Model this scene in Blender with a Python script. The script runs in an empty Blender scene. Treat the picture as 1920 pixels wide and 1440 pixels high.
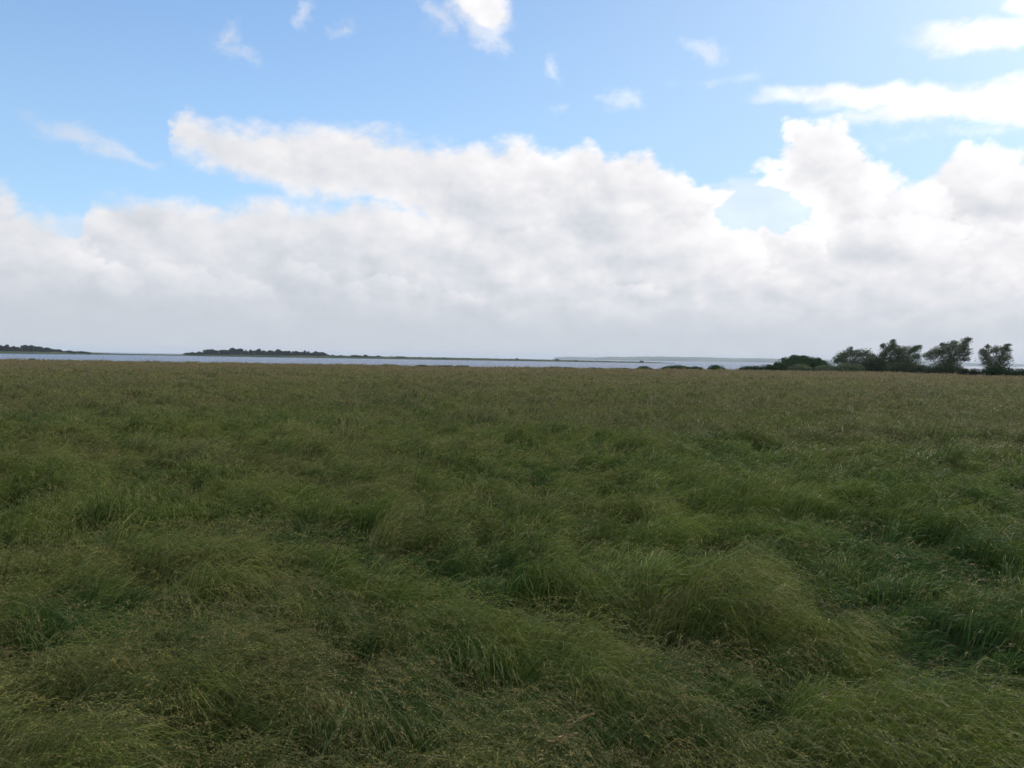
import bpy, math, random
import numpy as np
from mathutils import Vector, Matrix, Euler

random.seed(7)
rng = np.random.default_rng(11)
sc = bpy.context.scene
COL = sc.collection
R = math.radians

# ----------------------------------------------------------------- camera
F = 1443.0                       # focal length in pixels of the 1920-wide photograph
EYE = 1.62
PITCH = math.atan(48 / F)
ROLL = R(0.90)
cam_d = bpy.data.cameras.new("camera")
cam_d.sensor_width = 36.0
cam_d.lens = 36.0 * F / 1920
cam_d.clip_start = 0.05
cam_d.clip_end = 60000
cam = bpy.data.objects.new("camera", cam_d)
COL.objects.link(cam)
CM = Euler((math.pi / 2 - PITCH, 0, 0)).to_matrix() @ Matrix.Rotation(ROLL, 3, 'Z')
cam.matrix_world = Matrix.Translation((0, 0, EYE)) @ CM.to_4x4()
sc.camera = cam

def ray(px, py):
    v = CM @ Vector(((px - 960) / F, (720 - py) / F, -1))
    return v.normalized()
def at(px, py, Y):               # the point at depth Y (metres north) seen at a photo pixel
    v = ray(px, py)
    return Vector((0, 0, EYE)) + v * (Y / v.y)
def azel(px, py):
    v = ray(px, py)
    return math.degrees(math.atan2(v.x, v.y)), math.degrees(math.asin(v.z))
def horizon(px):                 # photo row of the true horizon in column px
    lo, hi = 500, 900
    for _ in range(40):
        m = (lo + hi) / 2
        if ray(px, m).z > 0: lo = m
        else: hi = m
    return lo

# ----------------------------------------------------------------- noise
def _hash(ix, iy, seed):
    h = (ix.astype(np.int64) * 374761393 + iy.astype(np.int64) * 668265263 + seed * 1442695041) & 0xFFFFFFFF
    h = ((h ^ (h >> 13)) * 1274126177) & 0xFFFFFFFF
    return (h ^ (h >> 16)) & 0xFFFFFFFF
def pn(x, y, seed=0):            # gradient noise, about -1..1
    x = np.asarray(x, float); y = np.asarray(y, float)
    ix = np.floor(x); iy = np.floor(y); fx = x - ix; fy = y - iy
    u = fx * fx * fx * (fx * (fx * 6 - 15) + 10); v = fy * fy * fy * (fy * (fy * 6 - 15) + 10)
    def g(dx, dy):
        a = _hash(ix + dx, iy + dy, seed) * (2 * np.pi / 4294967296.0)
        return np.cos(a) * (fx - dx) + np.sin(a) * (fy - dy)
    a = g(0, 0) * (1 - u) + g(1, 0) * u
    b = g(0, 1) * (1 - u) + g(1, 1) * u
    return (a * (1 - v) + b * v) * 1.5
def fbm(x, y, seed=0, oct=3):
    s = 0; a = 1.0
    for k in range(oct):
        s = s + a * pn(x * 2 ** k, y * 2 ** k, seed + 17 * k); a *= 0.5
    return s

# ----------------------------------------------------------------- node helpers
class NT:
    def __init__(self, tree): self.t = tree; self.n = tree.nodes; self.l = tree.links
    def new(self, kind, **kw):
        o = self.n.new(kind)
        for k, v in kw.items(): setattr(o, k, v)
        return o
    def put(self, sock, v):
        if isinstance(v, bpy.types.NodeSocket): self.l.new(v, sock)
        else: sock.default_value = v
    def m(self, op, a, b=None, c=None, clamp=False):
        o = self.new('ShaderNodeMath', operation=op, use_clamp=clamp)
        self.put(o.inputs[0], a)
        if b is not None: self.put(o.inputs[1], b)
        if c is not None: self.put(o.inputs[2], c)
        return o.outputs[0]
    def vm(self, op, a, b=None, scale=None):
        o = self.new('ShaderNodeVectorMath', operation=op)
        self.put(o.inputs[0], a)
        if b is not None: self.put(o.inputs[1], b)
        if scale is not None: self.put(o.inputs['Scale'], scale)
        return o.outputs['Value'] if op in ('LENGTH', 'DOT_PRODUCT') else o.outputs['Vector']
    def xyz(self, x, y, z):
        o = self.new('ShaderNodeCombineXYZ')
        for s, v in zip(o.inputs, (x, y, z)): self.put(s, v)
        return o.outputs[0]
    def sep(self, v):
        o = self.new('ShaderNodeSeparateXYZ'); self.put(o.inputs[0], v); return o.outputs
    def noise(self, vec, scale, detail=4, rough=0.5, out=0, dist=0.0, kind='FBM', dim='3D'):
        o = self.new('ShaderNodeTexNoise', noise_dimensions=dim)
        o.noise_type = kind
        self.put(o.inputs['Vector'], vec); self.put(o.inputs['Scale'], scale)
        o.inputs['Detail'].default_value = detail; o.inputs['Roughness'].default_value = rough
        o.inputs['Distortion'].default_value = dist
        return o.outputs[out]
    def voro(self, vec, scale, detail=2, rough=0.5, smooth=0.6):
        o = self.new('ShaderNodeTexVoronoi', feature='F1', voronoi_dimensions='2D')
        self.put(o.inputs['Vector'], vec); self.put(o.inputs['Scale'], scale)
        o.inputs['Detail'].default_value = detail; o.inputs['Roughness'].default_value = rough
        return o.outputs['Distance']
    def rng(self, v, a, b, c=0.0, d=1.0, smooth=True):
        o = self.new('ShaderNodeMapRange', interpolation_type='SMOOTHSTEP' if smooth else 'LINEAR')
        self.put(o.inputs[0], v)
        for i, q in enumerate((a, b, c, d)): self.put(o.inputs[i + 1], q)
        return o.outputs[0]
    def mix(self, f, a, b, mode='MIX'):
        o = self.new('ShaderNodeMix', data_type='RGBA', blend_type=mode)
        self.put(o.inputs['Factor'], f)
        self.put(o.inputs[6], a); self.put(o.inputs[7], b)
        return o.outputs[2]
    def curve(self, x, pts):     # piecewise curve, x and values already 0..1
        o = self.new('ShaderNodeFloatCurve')
        c = o.mapping.curves[0]
        pts = sorted(pts)
        c.points[0].location = pts[0]; c.points[1].location = pts[-1]
        for p in pts[1:-1]: c.points.new(*p)
        for p in c.points: p.handle_type = 'AUTO_CLAMPED'
        o.mapping.use_clip = False
        o.mapping.update()
        self.put(o.inputs['Value'], x)
        return o.outputs[0]

def material(name):
    m = bpy.data.materials.new(name); m.use_nodes = True
    m.node_tree.nodes.clear()
    return m, NT(m.node_tree)

# ----------------------------------------------------------------- sky and light
SUN_EL, SUN_AZ = 33.0, 46.0      # degrees; azimuth clockwise from the view direction
STR = 0.14
world = bpy.data.worlds.new("World"); sc.world = world; world.use_nodes = True
wt = world.node_tree; wt.nodes.clear(); W = NT(wt)
sky = W.new('ShaderNodeTexSky', sky_type='NISHITA')
sky.sun_disc = False; sky.sun_elevation = R(SUN_EL); sky.sun_rotation = R(SUN_AZ)
sky.altitude = 0; sky.air_density = 1.0; sky.dust_density = 0.5; sky.ozone_density = 2.5
tc = W.new('ShaderNodeTexCoord')
D = W.vm('NORMALIZE', tc.outputs['Generated'])
dx, dy, dz = W.sep(D)
DEG = 180 / math.pi
az0 = W.m('MULTIPLY', W.m('ARCTAN2', dx, dy), DEG)
el0 = W.m('MULTIPLY', W.m('ARCSINE', dz), DEG)
P = W.xyz(W.m('DIVIDE', az0, DEG), W.m('MULTIPLY', el0, 1.45 / DEG), 0.0)
# domain warp in degrees
w1 = W.sep(W.vm('SUBTRACT', W.noise(P, 11.0, 1, 0.5, 1, dim='2D'), (0.5, 0.5, 0.5)))
w2 = W.sep(W.vm('SUBTRACT', W.noise(P, 30.0, 4, 0.62, 1, dim='2D'), (0.5, 0.5, 0.5)))
az = W.m('ADD', az0, W.m('ADD', W.m('MULTIPLY', w1[0], 1.6), W.m('MULTIPLY', w2[0], 1.5)))
el = W.m('ADD', el0, W.m('ADD', W.m('MULTIPLY', w1[1], 1.1), W.m('MULTIPLY', w2[1], 1.0)))
AZR, ELR = 90.0, 40.0
azn = W.m('DIVIDE', W.m('ADD', az, 45.0), AZR)
def outline(pix):
    pts = []
    for px, py in pix:
        a, e = azel(px, py)
        pts.append(((a + 45) / AZR, e / ELR))
    pts = [(-0.3, pts[0][1])] + pts + [(1.3, pts[-1][1])]
    return W.m('MULTIPLY', W.curve(azn, pts), ELR)
topA = outline([(300, 330), (318, 270), (330, 222), (355, 198), (385, 212), (420, 220), (470, 234), (530, 230), (600, 222),
                (690, 230), (760, 246), (830, 266), (900, 262), (985, 250), (1040, 272), (1105, 256), (1140, 278),
                (1200, 276), (1255, 302), (1310, 330), (1365, 342), (1425, 352)])
botA = outline([(300, 286), (335, 296), (390, 318), (450, 344), (520, 366), (600, 390), (680, 388), (760, 420), (860, 500), (960, 600), (1420, 640)])
topB = outline([(-200, 320), (0, 335), (35, 358), (80, 384), (120, 408), (146, 420), (160, 380), (200, 374), (300, 372), (420, 370),
                (600, 372), (760, 372), (1000, 375), (1250, 390), (1360, 412), (1440, 420), (1490, 405), (1540, 350), (1600, 322),
                (1640, 340), (1685, 342), (1712, 334), (1745, 356), (1762, 318), (1800, 278), (1835, 306), (1880, 292), (1920, 288)])
sA = W.m('MINIMUM', W.m('SUBTRACT', topA, el), W.m('SUBTRACT', el, botA))
sB = W.m('SUBTRACT', topB, el)
AE1 = W.xyz(az, el, 1.0)
def ellipse(px, py, rx, ry, rot=0.0):          # pixels of the photograph -> degrees on the sky
    a, e = azel(px, py)
    k = DEG / F
    c, q = math.cos(R(-rot)), math.sin(R(-rot))
    ax, ay = (c / (rx * k), q / (rx * k)), (-q / (ry * k), c / (ry * k))
    u = W.vm('DOT_PRODUCT', AE1, (ax[0], ax[1], -(ax[0] * a + ax[1] * e)))
    v = W.vm('DOT_PRODUCT', AE1, (ay[0], ay[1], -(ay[0] * a + ay[1] * e)))
    r = W.m('SQRT', W.m('MULTIPLY_ADD', u, u, W.m('MULTIPLY', v, v)))
    g = min(rx, ry) * k * 1.3
    return W.m('MULTIPLY_ADD', r, -g, g)
def allmax(l):
    s = l[0]
    for q in l[1:]: s = W.m('MAXIMUM', s, q)
    return s
tower = [ellipse(1538, 305, 74, 72), ellipse(1497, 256, 32, 34, -20), ellipse(1452, 304, 42, 18, -8), ellipse(1545, 365, 130, 70),
         ellipse(1820, 345, 95, 60, -15), ellipse(1180, 345, 190, 50, 12)]
strip = [ellipse(1850, 186, 220, 27, -1), ellipse(1660, 180, 110, 23, 3), ellipse(1575, 174, 125, 15, 5), ellipse(1930, 188, 70, 36)]
small = [ellipse(1850, 66, 112, 25, 7), ellipse(1915, 6, 26, 20, 20), ellipse(905, 14, 60, 36, 30)]
wisps = [ellipse(900, 28, 80, 46, 40), ellipse(935, 66, 24, 46, -25), ellipse(160, 262, 80, 20, 20), ellipse(225, 288, 50, 14, 14), ellipse(95, 238, 40, 11, 14), ellipse(640, 52, 28, 18, -20), ellipse(572, 24, 16, 22), ellipse(436, 74, 14, 26, 15),
         ellipse(1052, 200, 26, 14, -20)]
faint = [ellipse(1165, 190, 42, 22), ellipse(1365, 147, 60, 9, -3), ellipse(1325, 95, 50, 20, 20), ellipse(460, 105, 40, 18, 20),
         ellipse(820, 30, 40, 24, 40), ellipse(1045, 130, 14, 30), ellipse(1870, 240, 160, 14), ellipse(560, 335, 110, 14, 3), ellipse(1440, 398, 150, 70), ellipse(235, 466, 120, 30), ellipse(150, 440, 60, 40)]
hole = [ellipse(1410, 392, 50, 26, -14), ellipse(1462, 400, 46, 22, 16)]
SH = (0.016, 0.024, 0.0)            # towards the sun: up and to the right
P2 = W.vm('ADD', P, SH)
def billow(p):
    return W.m('SUBTRACT', W.m('MULTIPLY', W.noise(p, 8.0, 6, 0.58, dim='2D'), 1.7), W.m('MULTIPLY', W.voro(p, 16.0, 2, 0.5), 0.7))
puff = W.m('SUBTRACT', W.voro(P, 44.0, 2, 0.6), 0.42)
bill1 = billow(P); bill2 = billow(P2)
rough = W.m('SUBTRACT', bill1, 0.45)
sBank = W.m('MAXIMUM', sB, allmax(tower))
sBank = W.m('MAXIMUM', sBank, sA)
sBank = W.m('MINIMUM', sBank, W.m('MULTIPLY', allmax(hole), -1.7))
sSm = allmax(strip + small)
sCl = W.m('MAXIMUM', sBank, sSm)
CS = W.m('ADD', sBank, W.m('MULTIPLY', W.m('ADD', rough, W.m('MULTIPLY', puff, -0.36)), 1.0))
aBank = W.rng(CS, W.rng(az0, -15, 18, -0.60, -0.30), W.rng(az0, -15, 18, 1.10, 0.62))
aBank = W.m('MAXIMUM', aBank, W.rng(W.m('ADD', sSm, W.m('MULTIPLY', rough, 0.4)), -0.35, 0.75))
fine = W.m('ADD', w2[2], W.m('MULTIPLY', w1[2], 0.4))
aW = W.rng(W.m('ADD', allmax(wisps), W.m('MULTIPLY', fine, 2.0)), -0.15, 1.2, 0.0, 0.56)
aF = W.rng(W.m('ADD', allmax(faint), W.m('MULTIPLY', fine, 2.0)), -0.2, 1.2, 0.0, 0.45)
# scattered clouds elsewhere round the sky (outside the photographed part)
off = W.rng(W.m('ABSOLUTE', az0), 42, 60)
over = W.rng(el0, 32, 44)
soft = W.noise(P, 6.0, 3, 0.5, dim='2D')
rest = W.m('MULTIPLY', W.m('MAXIMUM', off, over), W.rng(soft, 0.36, 0.58))
alpha = W.m('MAXIMUM', W.m('MAXIMUM', aBank, aW), W.m('MAXIMUM', aF, rest))
# cloud light: sunlit flanks, greyer undersides, even grey veil low down
lit = W.m('SUBTRACT', bill1, bill2)
inside = W.rng(sCl, 0.2, 7.0)
rim = W.m('MULTIPLY', W.rng(CS, 2.2, 0.3), W.rng(az0, -15, 15, 0.02, 0.12))
lit = W.m('ADD', lit, W.m('MULTIPLY', puff, -0.30))
br = W.m('ADD', 0.90, W.m('MULTIPLY', lit, W.rng(az0, -25, 25, 0.10, 0.17)))
br = W.m('ADD', br, rim)
br = W.m('SUBTRACT', br, W.m('MULTIPLY', inside, 0.13))
br = W.m('SUBTRACT', br, W.m('MULTIPLY', W.rng(soft, 0.38, 0.72), W.rng(az0, -25, 20, 0.05, 0.06)))
br = W.m('ADD', br, W.rng(az0, -30, 34, -0.06, 0.16, False))
def ell_uv(px, py, rx, ry, rot=0.0):
    a, e = azel(px, py); k = DEG / F
    c, q = math.cos(R(-rot)), math.sin(R(-rot))
    ax, ay = (c / (rx * k), q / (rx * k)), (-q / (ry * k), c / (ry * k))
    u = W.vm('DOT_PRODUCT', AE1, (ax[0], ax[1], -(ax[0] * a + ax[1] * e)))
    v = W.vm('DOT_PRODUCT', AE1, (ay[0], ay[1], -(ay[0] * a + ay[1] * e)))
    return u, v, W.m('SQRT', W.m('MULTIPLY_ADD', u, u, W.m('MULTIPLY', v, v)))
# separate billows inside the bank: bright towards the sun, grey on the other side, sharp rim on the sunny side
for px, py, rx, ry, rot, lo, hi, am in (
        (60, 470, 110, 70, 10, 0.76, 0.90, 0.8), (190, 520, 75, 36, 0, 0.74, 0.90, 0.8), (300, 530, 110, 40, 0, 0.72, 0.86, 0.7),
        (430, 250, 130, 50, 12, 0.84, 0.94, 0.6), (640, 290, 190, 70, 6, 0.80, 0.93, 0.6), (850, 340, 150, 90, 0, 0.78, 0.94, 0.6),
        (1120, 315, 75, 66, 0, 0.84, 1.02, 0.8), (1230, 345, 95, 66, 15, 0.80, 1.03, 0.85), (1000, 475, 88, 62, 0, 0.76, 0.90, 0.8),
        (1180, 470, 120, 90, 0, 0.76, 0.92, 0.7), (1350, 505, 108, 84, 8, 0.74, 1.02, 0.85), (1510, 470, 40, 38, 0, 0.80, 1.04, 0.8),
        (1545, 300, 78, 82, 0, 0.80, 1.10, 0.8), (1830, 350, 130, 72, -8, 0.82, 1.10, 0.85), (1712, 395, 66, 62, 0, 0.84, 1.08, 0.85),
        (1690, 482, 128, 92, 0, 0.75, 1.06, 0.9), (1880, 490, 90, 62, 0, 0.78, 1.00, 0.8), (1600, 575, 120, 30, 0, 0.68, 0.84, 0.6), (440, 545, 80, 34, 0, 0.72, 0.86, 0.6), (560, 520, 60, 30, 0, 0.76, 0.87, 0.5), (850, 575, 70, 26, 0, 0.68, 0.88, 0.7), (1180, 560, 90, 30, 0, 0.72, 0.92, 0.8), (1440, 545, 60, 24, 0, 0.72, 0.92, 0.8), (720, 545, 90, 30, 0, 0.72, 0.88, 0.7)):
    u, v, r_ = ell_uv(px, py, rx, ry, rot)
    g_ = W.m('MULTIPLY_ADD', u, 0.55, W.m('MULTIPLY', v, 0.75))
    bi = W.m('ADD', W.rng(g_, -0.7, 0.85, lo, hi), W.m('MULTIPLY', lit, 0.10))
    ai = W.m('MULTIPLY', W.rng(W.m('ADD', r_, W.m('MULTIPLY', puff, 0.22)), 1.03, 0.80), W.rng(g_, -0.8, 0.35, 0.0, am))
    br = W.m('MULTIPLY_ADD', ai, W.m('SUBTRACT', bi, br), br)
for px, py, rx, ry, am in ((1100, 400, 85, 100, 0.09), (265, 418, 60, 34, 0.12), (1830, 398, 130, 30, 0.09), (1495, 318, 60, 30, 0.10), (700, 470, 260, 60, 0.05), (1630, 455, 70, 44, 0.08)):
    u, v, r_ = ell_uv(px, py, rx, ry)
    br = W.m('SUBTRACT', br, W.rng(r_, 1.0, 0.0, 0.0, am))
veil = W.m('MULTIPLY', W.rng(el0, 5.8, 1.4, 0.0, 0.90), W.rng(soft, 0.25, 0.7, 1.0, 0.8))
br = W.m('ADD', W.m('MULTIPLY', br, W.m('SUBTRACT', 1.0, veil)), W.m('MULTIPLY', veil, 0.63))
br = W.m('ADD', br, W.m('MULTIPLY', W.m('MAXIMUM', off, over), 0.10))  # extra brightness added to the unseen sky to lift grass and haze
br = W.m('DIVIDE', br, STR)
tint = W.mix(W.rng(br, 0.62 / STR, 0.95 / STR), (0.935, 0.99, 1.075, 1), (1.0, 0.99, 1.015, 1))
ccol = W.vm('SCALE', tint, scale=br)
blue = W.mix(1.0, sky.outputs[0], W.mix(W.rng(az0, -30, 22), (1.17, 1.30, 1.40, 1), (1.04, 1.07, 1.07, 1)), 'MULTIPLY')
milk = W.m('ADD', W.rng(el0, 32, 8, 0.0, 0.42), W.rng(az0, -20, 30, 0.0, 0.25))
blue2 = W.mix(milk, blue, tuple(c / STR for c in (0.47, 0.70, 0.93)) + (1,))
final = W.mix(alpha, blue2, ccol)
bg = W.new('ShaderNodeBackground'); W.put(bg.inputs[0], final); bg.inputs[1].default_value = STR
wo = W.new('ShaderNodeOutputWorld'); wt.links.new(bg.outputs[0], wo.inputs[0])
world.cycles.sampling_method = 'MANUAL'; world.cycles.sample_map_resolution = 512

sun_d = bpy.data.lights.new("sun", 'SUN'); sun_d.energy = 2.4; sun_d.angle = R(7); sun_d.color = (1, 0.95, 0.88)
sun = bpy.data.objects.new("sun", sun_d); COL.objects.link(sun)
sd = Vector((math.sin(R(SUN_AZ)) * math.cos(R(SUN_EL)), math.cos(R(SUN_AZ)) * math.cos(R(SUN_EL)), math.sin(R(SUN_EL))))
sun.rotation_euler = sd.to_track_quat('Z', 'Y').to_euler()
sun.location = sd * 30

# ----------------------------------------------------------------- object helpers
def mesh_np(name, V, faces, mats, cols=None, midx=None, parent=None, smooth=False):
    """V (n,3); faces: list of (k, array (m,k)) blocks."""
    me = bpy.data.meshes.new(name)
    V = np.asarray(V, np.float32)
    me.vertices.add(len(V)); me.vertices.foreach_set('co', V.ravel())
    lv = np.concatenate([f.ravel() for k, f in faces]).astype(np.int32)
    sz = np.concatenate([np.full(len(f), k, np.int32) for k, f in faces])
    me.loops.add(len(lv)); me.loops.foreach_set('vertex_index', lv)
    me.polygons.add(len(sz))
    me.polygons.foreach_set('loop_start', np.concatenate([[0], np.cumsum(sz)[:-1]]).astype(np.int32))
    if midx is not None: me.polygons.foreach_set('material_index', np.asarray(midx, np.int32))
    for m in mats: me.materials.append(m)
    if cols is not None:
        a = me.attributes.new('tone', 'FLOAT_COLOR', 'POINT')
        c = np.ones((len(V), 4), np.float32); c[:, :3] = cols
        a.data.foreach_set('color', c.ravel())
    me.update(calc_edges=True); me.validate()
    if smooth: me.polygons.foreach_set('use_smooth', np.ones(len(sz), bool))
    o = bpy.data.objects.new(name, me); COL.objects.link(o)
    if parent: o.parent = parent
    return o
def tag(o, label, cat, group=None):
    o['label'] = label; o['category'] = cat
    if group: o['group'] = group
    return o
def kind(o, k): o['kind'] = k; return o
def empty(name, loc):
    o = bpy.data.objects.new(name, None); o.empty_display_size = 0.5; COL.objects.link(o); o.location = loc
    return o

# ----------------------------------------------------------------- materials
def leaf_mat(name, trans=0.25, rough=0.55, spec=0.25, hue=None):
    m, N = material(name)
    at_ = N.new('ShaderNodeAttribute', attribute_name='tone')
    b = N.new('ShaderNodeBsdfPrincipled')
    N.l.new(at_.outputs['Color'], b.inputs['Base Color'])
    b.inputs['Roughness'].default_value = rough
    b.inputs['Specular IOR Level'].default_value = spec
    t = N.new('ShaderNodeBsdfTranslucent')
    N.put(t.inputs[0], N.mix(1.0, at_.outputs['Color'], (1.0, 1.05, 0.7, 1), 'MULTIPLY'))
    mx = N.new('ShaderNodeMixShader'); mx.inputs[0].default_value = trans
    N.l.new(b.outputs[0], mx.inputs[1]); N.l.new(t.outputs[0], mx.inputs[2])
    o = N.new('ShaderNodeOutputMaterial'); N.l.new(mx.outputs[0], o.inputs[0])
    return m
M_grass = leaf_mat("grass_blades", 0.22, 0.55, 0.14)
M_leaf = leaf_mat("leaves", 0.22, 0.6, 0.15)
def plain(name, c1, c2, scale, rough=0.9, bump=0.0, bscale=None):
    m, N = material(name)
    g = N.new('ShaderNodeNewGeometry')
    n = N.noise(g.outputs['Position'], scale, 5, 0.6)
    b = N.new('ShaderNodeBsdfPrincipled'); b.inputs['Roughness'].default_value = rough
    b.inputs['Specular IOR Level'].default_value = 0.15
    N.put(b.inputs['Base Color'], N.mix(N.rng(n, 0.35, 0.65), c1, c2))
    if bump:
        bp = N.new('ShaderNodeBump'); bp.inputs['Strength'].default_value = 1.0; bp.inputs['Distance'].default_value = bump
        N.l.new(N.noise(g.outputs['Position'], bscale or scale * 3, 6, 0.6), bp.inputs['Height'])
        N.l.new(bp.outputs[0], b.inputs['Normal'])
    o = N.new('ShaderNodeOutputMaterial'); N.l.new(b.outputs[0], o.inputs[0])
    return m
M_soil = plain("meadow_soil", (0.030, 0.040, 0.016, 1), (0.055, 0.055, 0.026, 1), 0.8, 0.95, 0.05, 9)
M_bark = plain("bark", (0.035, 0.028, 0.022, 1), (0.08, 0.068, 0.055, 1), 6, 0.9, 0.02, 25)
M_shore = plain("shore_scrub", (0.030, 0.055, 0.024, 1), (0.07, 0.085, 0.035, 1), 0.03, 0.95, 0.6, 0.4)
M_hill = plain("wooded_hills", (0.035, 0.055, 0.03, 1), (0.10, 0.11, 0.06, 1), 0.002, 0.95)
m, N = material("open_water"); M_water = m
g = N.new('ShaderNodeNewGeometry')
pos = g.outputs['Position']
b = N.new('ShaderNodeBsdfPrincipled')
b.inputs['Base Color'].default_value = (0.036, 0.072, 0.14, 1); b.inputs['Roughness'].default_value = 0.22
b.inputs['IOR'].default_value = 1.33
st = N.vm('MULTIPLY', pos, (0.6, 1.0, 1.0))
wv = N.m('ADD', N.noise(st, 0.55, 5, 0.6), N.m('MULTIPLY', N.noise(st, 0.06, 3, 0.5), 3.0))
bp = N.new('ShaderNodeBump'); bp.inputs['Strength'].default_value = 1.0; bp.inputs['Distance'].default_value = 1.1
N.l.new(wv, bp.inputs['Height']); N.l.new(bp.outputs[0], b.inputs['Normal'])
o = N.new('ShaderNodeOutputMaterial'); N.l.new(b.outputs[0], o.inputs[0])

# ----------------------------------------------------------------- terrain
WATER_Z = -1.5
EDGE_PX = np.array([-2000, 0, 900, 1180, 1440, 1660, 1800, 1920, 2400, 5000.])
EDGE_Y = np.array([106, 106, 106, 109, 119, 119, 108, 92, 80, 80.])
EDGE_T = np.array([ray(px, 690).x / ray(px, 690).y for px in EDGE_PX])
def edge(x, y):
    return np.interp(np.asarray(x) / np.maximum(np.asarray(y, float), 30.0), EDGE_T, EDGE_Y)
def sstep(t): t = np.clip(t, 0, 1); return t * t * (3 - 2 * t)
def ground(x, y):
    x = np.asarray(x, float); y = np.asarray(y, float)
    g = 0.05 * pn(x / 3.1, y / 3.1, 3) + 0.10 * pn(x / 17, y / 17, 5) * np.clip(y / 25, 0.2, 1)
    e = edge(x, y)
    f = sstep((y - e - 1.0) / 45.0)
    far = sstep((np.abs(x) - 400) / 500)
    f = np.maximum(f, far * sstep((y + 50) / 300))
    return g * (1 - f) - 3.2 * f
def axis(segs):
    out = []
    for a, b_, s in segs: out += list(np.arange(a, b_, s))
    return np.array(out)
xs = axis([(-16000, -1600, 1800), (-1600, -200, 100), (-200, -60, 4), (-60, -16, 1.0), (-16, 16, 0.3), (16, 60, 1.0), (60, 200, 4), (200, 1600, 100), (1600, 16001, 1800)])
ys = axis([(-2000, -200, 200), (-200, -20, 12), (-20, 0, 2), (0, 24, 0.3), (24, 60, 0.8), (60, 170, 1.5), (170, 400, 20), (400, 2000, 200), (2000, 16001, 2000)])
X, Y = np.meshgrid(xs, ys)
V = np.stack([X, Y, ground(X, Y)], -1).reshape(-1, 3)
nx, ny = len(xs), len(ys)
i = (np.arange(ny - 1)[:, None] * nx + np.arange(nx - 1)[None, :]).ravel()
kind(mesh_np("ground", V, [(4, np.stack([i, i + 1, i + nx + 1, i + nx], 1))], [M_soil], smooth=True), 'structure')
wv_ = np.array([(-15500, 100, WATER_Z), (15500, 100, WATER_Z), (15500, 15500, WATER_Z), (-15500, 15500, WATER_Z)])
kind(mesh_np("water", wv_, [(4, np.array([[0, 1, 2, 3]]))], [M_water]), 'structure')

# ----------------------------------------------------------------- grass
def lobes(x, y, sx, sy, seed):
    """nearest and second-nearest scattered seed: (gap between them, random of the nearest, another random)"""
    gx, gy = x / sx, y / sy
    ix, iy = np.floor(gx), np.floor(gy)
    f1 = np.full(gx.shape, 9.0); f2 = np.full(gx.shape, 9.0); h = np.zeros(gx.shape); h2 = np.zeros(gx.shape)
    for dx_ in (-1, 0, 1):
        for dy_ in (-1, 0, 1):
            a = ix + dx_; b_ = iy + dy_
            r1 = _hash(a, b_, seed) / 4294967296.0; r2 = _hash(a, b_, seed + 1) / 4294967296.0
            d = np.hypot(a + r1 - gx, b_ + r2 - gy)
            m = d < f1
            f2 = np.where(m, f1, np.minimum(f2, d)); f1 = np.where(m, d, f1)
            h = np.where(m, _hash(a, b_, seed + 2) / 4294967296.0, h); h2 = np.where(m, _hash(a, b_, seed + 3) / 4294967296.0, h2)
    return f2 - f1, h, h2
def skew(x, y):
    return (x * 0.93 - y * 0.36 + 0.45 * pn(x / 1.7, y / 1.7, 25), x * 0.36 + y * 0.93 + 0.35 * pn(x / 1.5, y / 1.5, 29))
GS_ = 0.54                       # size of the grass lobes and stems
def canopy(x, y): return GS_ * _canopy(np.asarray(x, float) / GS_, np.asarray(y, float) / GS_)
def _canopy(x, y):
    # wind-laid lobes: rounded tops with sharp creases between them
    u, v = skew(x, y)
    near = np.clip((y - 2.5) / 6.0, 0.6, 1)
    b1 = np.abs(pn(u / 3.4, v / 1.9, 21)); b2 = np.abs(pn(u / 1.25 + 9, v / 0.8, 22)); b3 = np.abs(pn(x / 0.5, y / 0.4, 26))
    g1, h1, _ = lobes(u, v, 1.55, 0.95, 81); g2, h2, _ = lobes(u + 0.2 * b3, v, 0.62, 0.42, 91)
    c = 0.36 + near * (0.26 * np.minimum(b1 * 1.5, 1) + 0.22 * np.minimum(g1 / 0.34, 1) + 0.24 * (h1 - 0.5) + 0.08 * np.minimum(g2 / 0.4, 1) + 0.13 * (h2 - 0.5)) + 0.04 * b3
    c = c + (1 - near) * 0.20 + 0.08 * pn(x / 7, y / 7, 24)
    rp = pn(u / 3.6 + 0.3 * b3, v / 1.05, 55); rp2 = pn(u / 1.7, v / 0.55, 56)
    c = c + (0.06 + 0.12 * near) * np.tanh(5 * rp) + 0.07 * np.tanh(5 * rp2)
    # pockets where the grass has been flattened, their far side a dark wall of stems
    pk = sstep((pn(u / 2.3, v / 1.25, 51) - 0.22) / 0.09) + 0.8 * sstep((pn(u / 1.0, v / 0.62, 52) - 0.27) / 0.08)
    gate = sstep((pn(x / 8, y / 6, 53) + 0.30) / 0.4)
    c = c - (0.14 + 0.36 * near) * np.minimum(pk, 1) * (0.35 + 0.65 * gate)
    return np.maximum(c, 0.06)
def flow(x, y):
    _, h1, h2 = lobes(*skew(x / GS_, y / GS_), 1.55, 0.95, 81)
    return -0.10 + 0.90 * pn(x / 4.5, y / 4.5, 31) + 0.45 * pn(x / 1.0, y / 1.0, 32) + 1.3 * (h2 - 0.5)
def tuft(x, y):
    """per-tuft random numbers: neighbouring stems hang together"""
    s_ = np.where(y < 18, 0.18, np.where(y < 50, 0.4, 0.8))
    xw = x + 0.5 * s_ * pn(x / s_ / 1.3, y / s_ / 1.3, 61); yw = y + 0.5 * s_ * pn(x / s_ / 1.3, y / s_ / 1.3, 62)
    ix, iy = np.floor(xw / s_), np.floor(yw / s_)
    return [_hash(ix, iy, 70 + k) / 4294967296.0 for k in range(4)]
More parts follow.
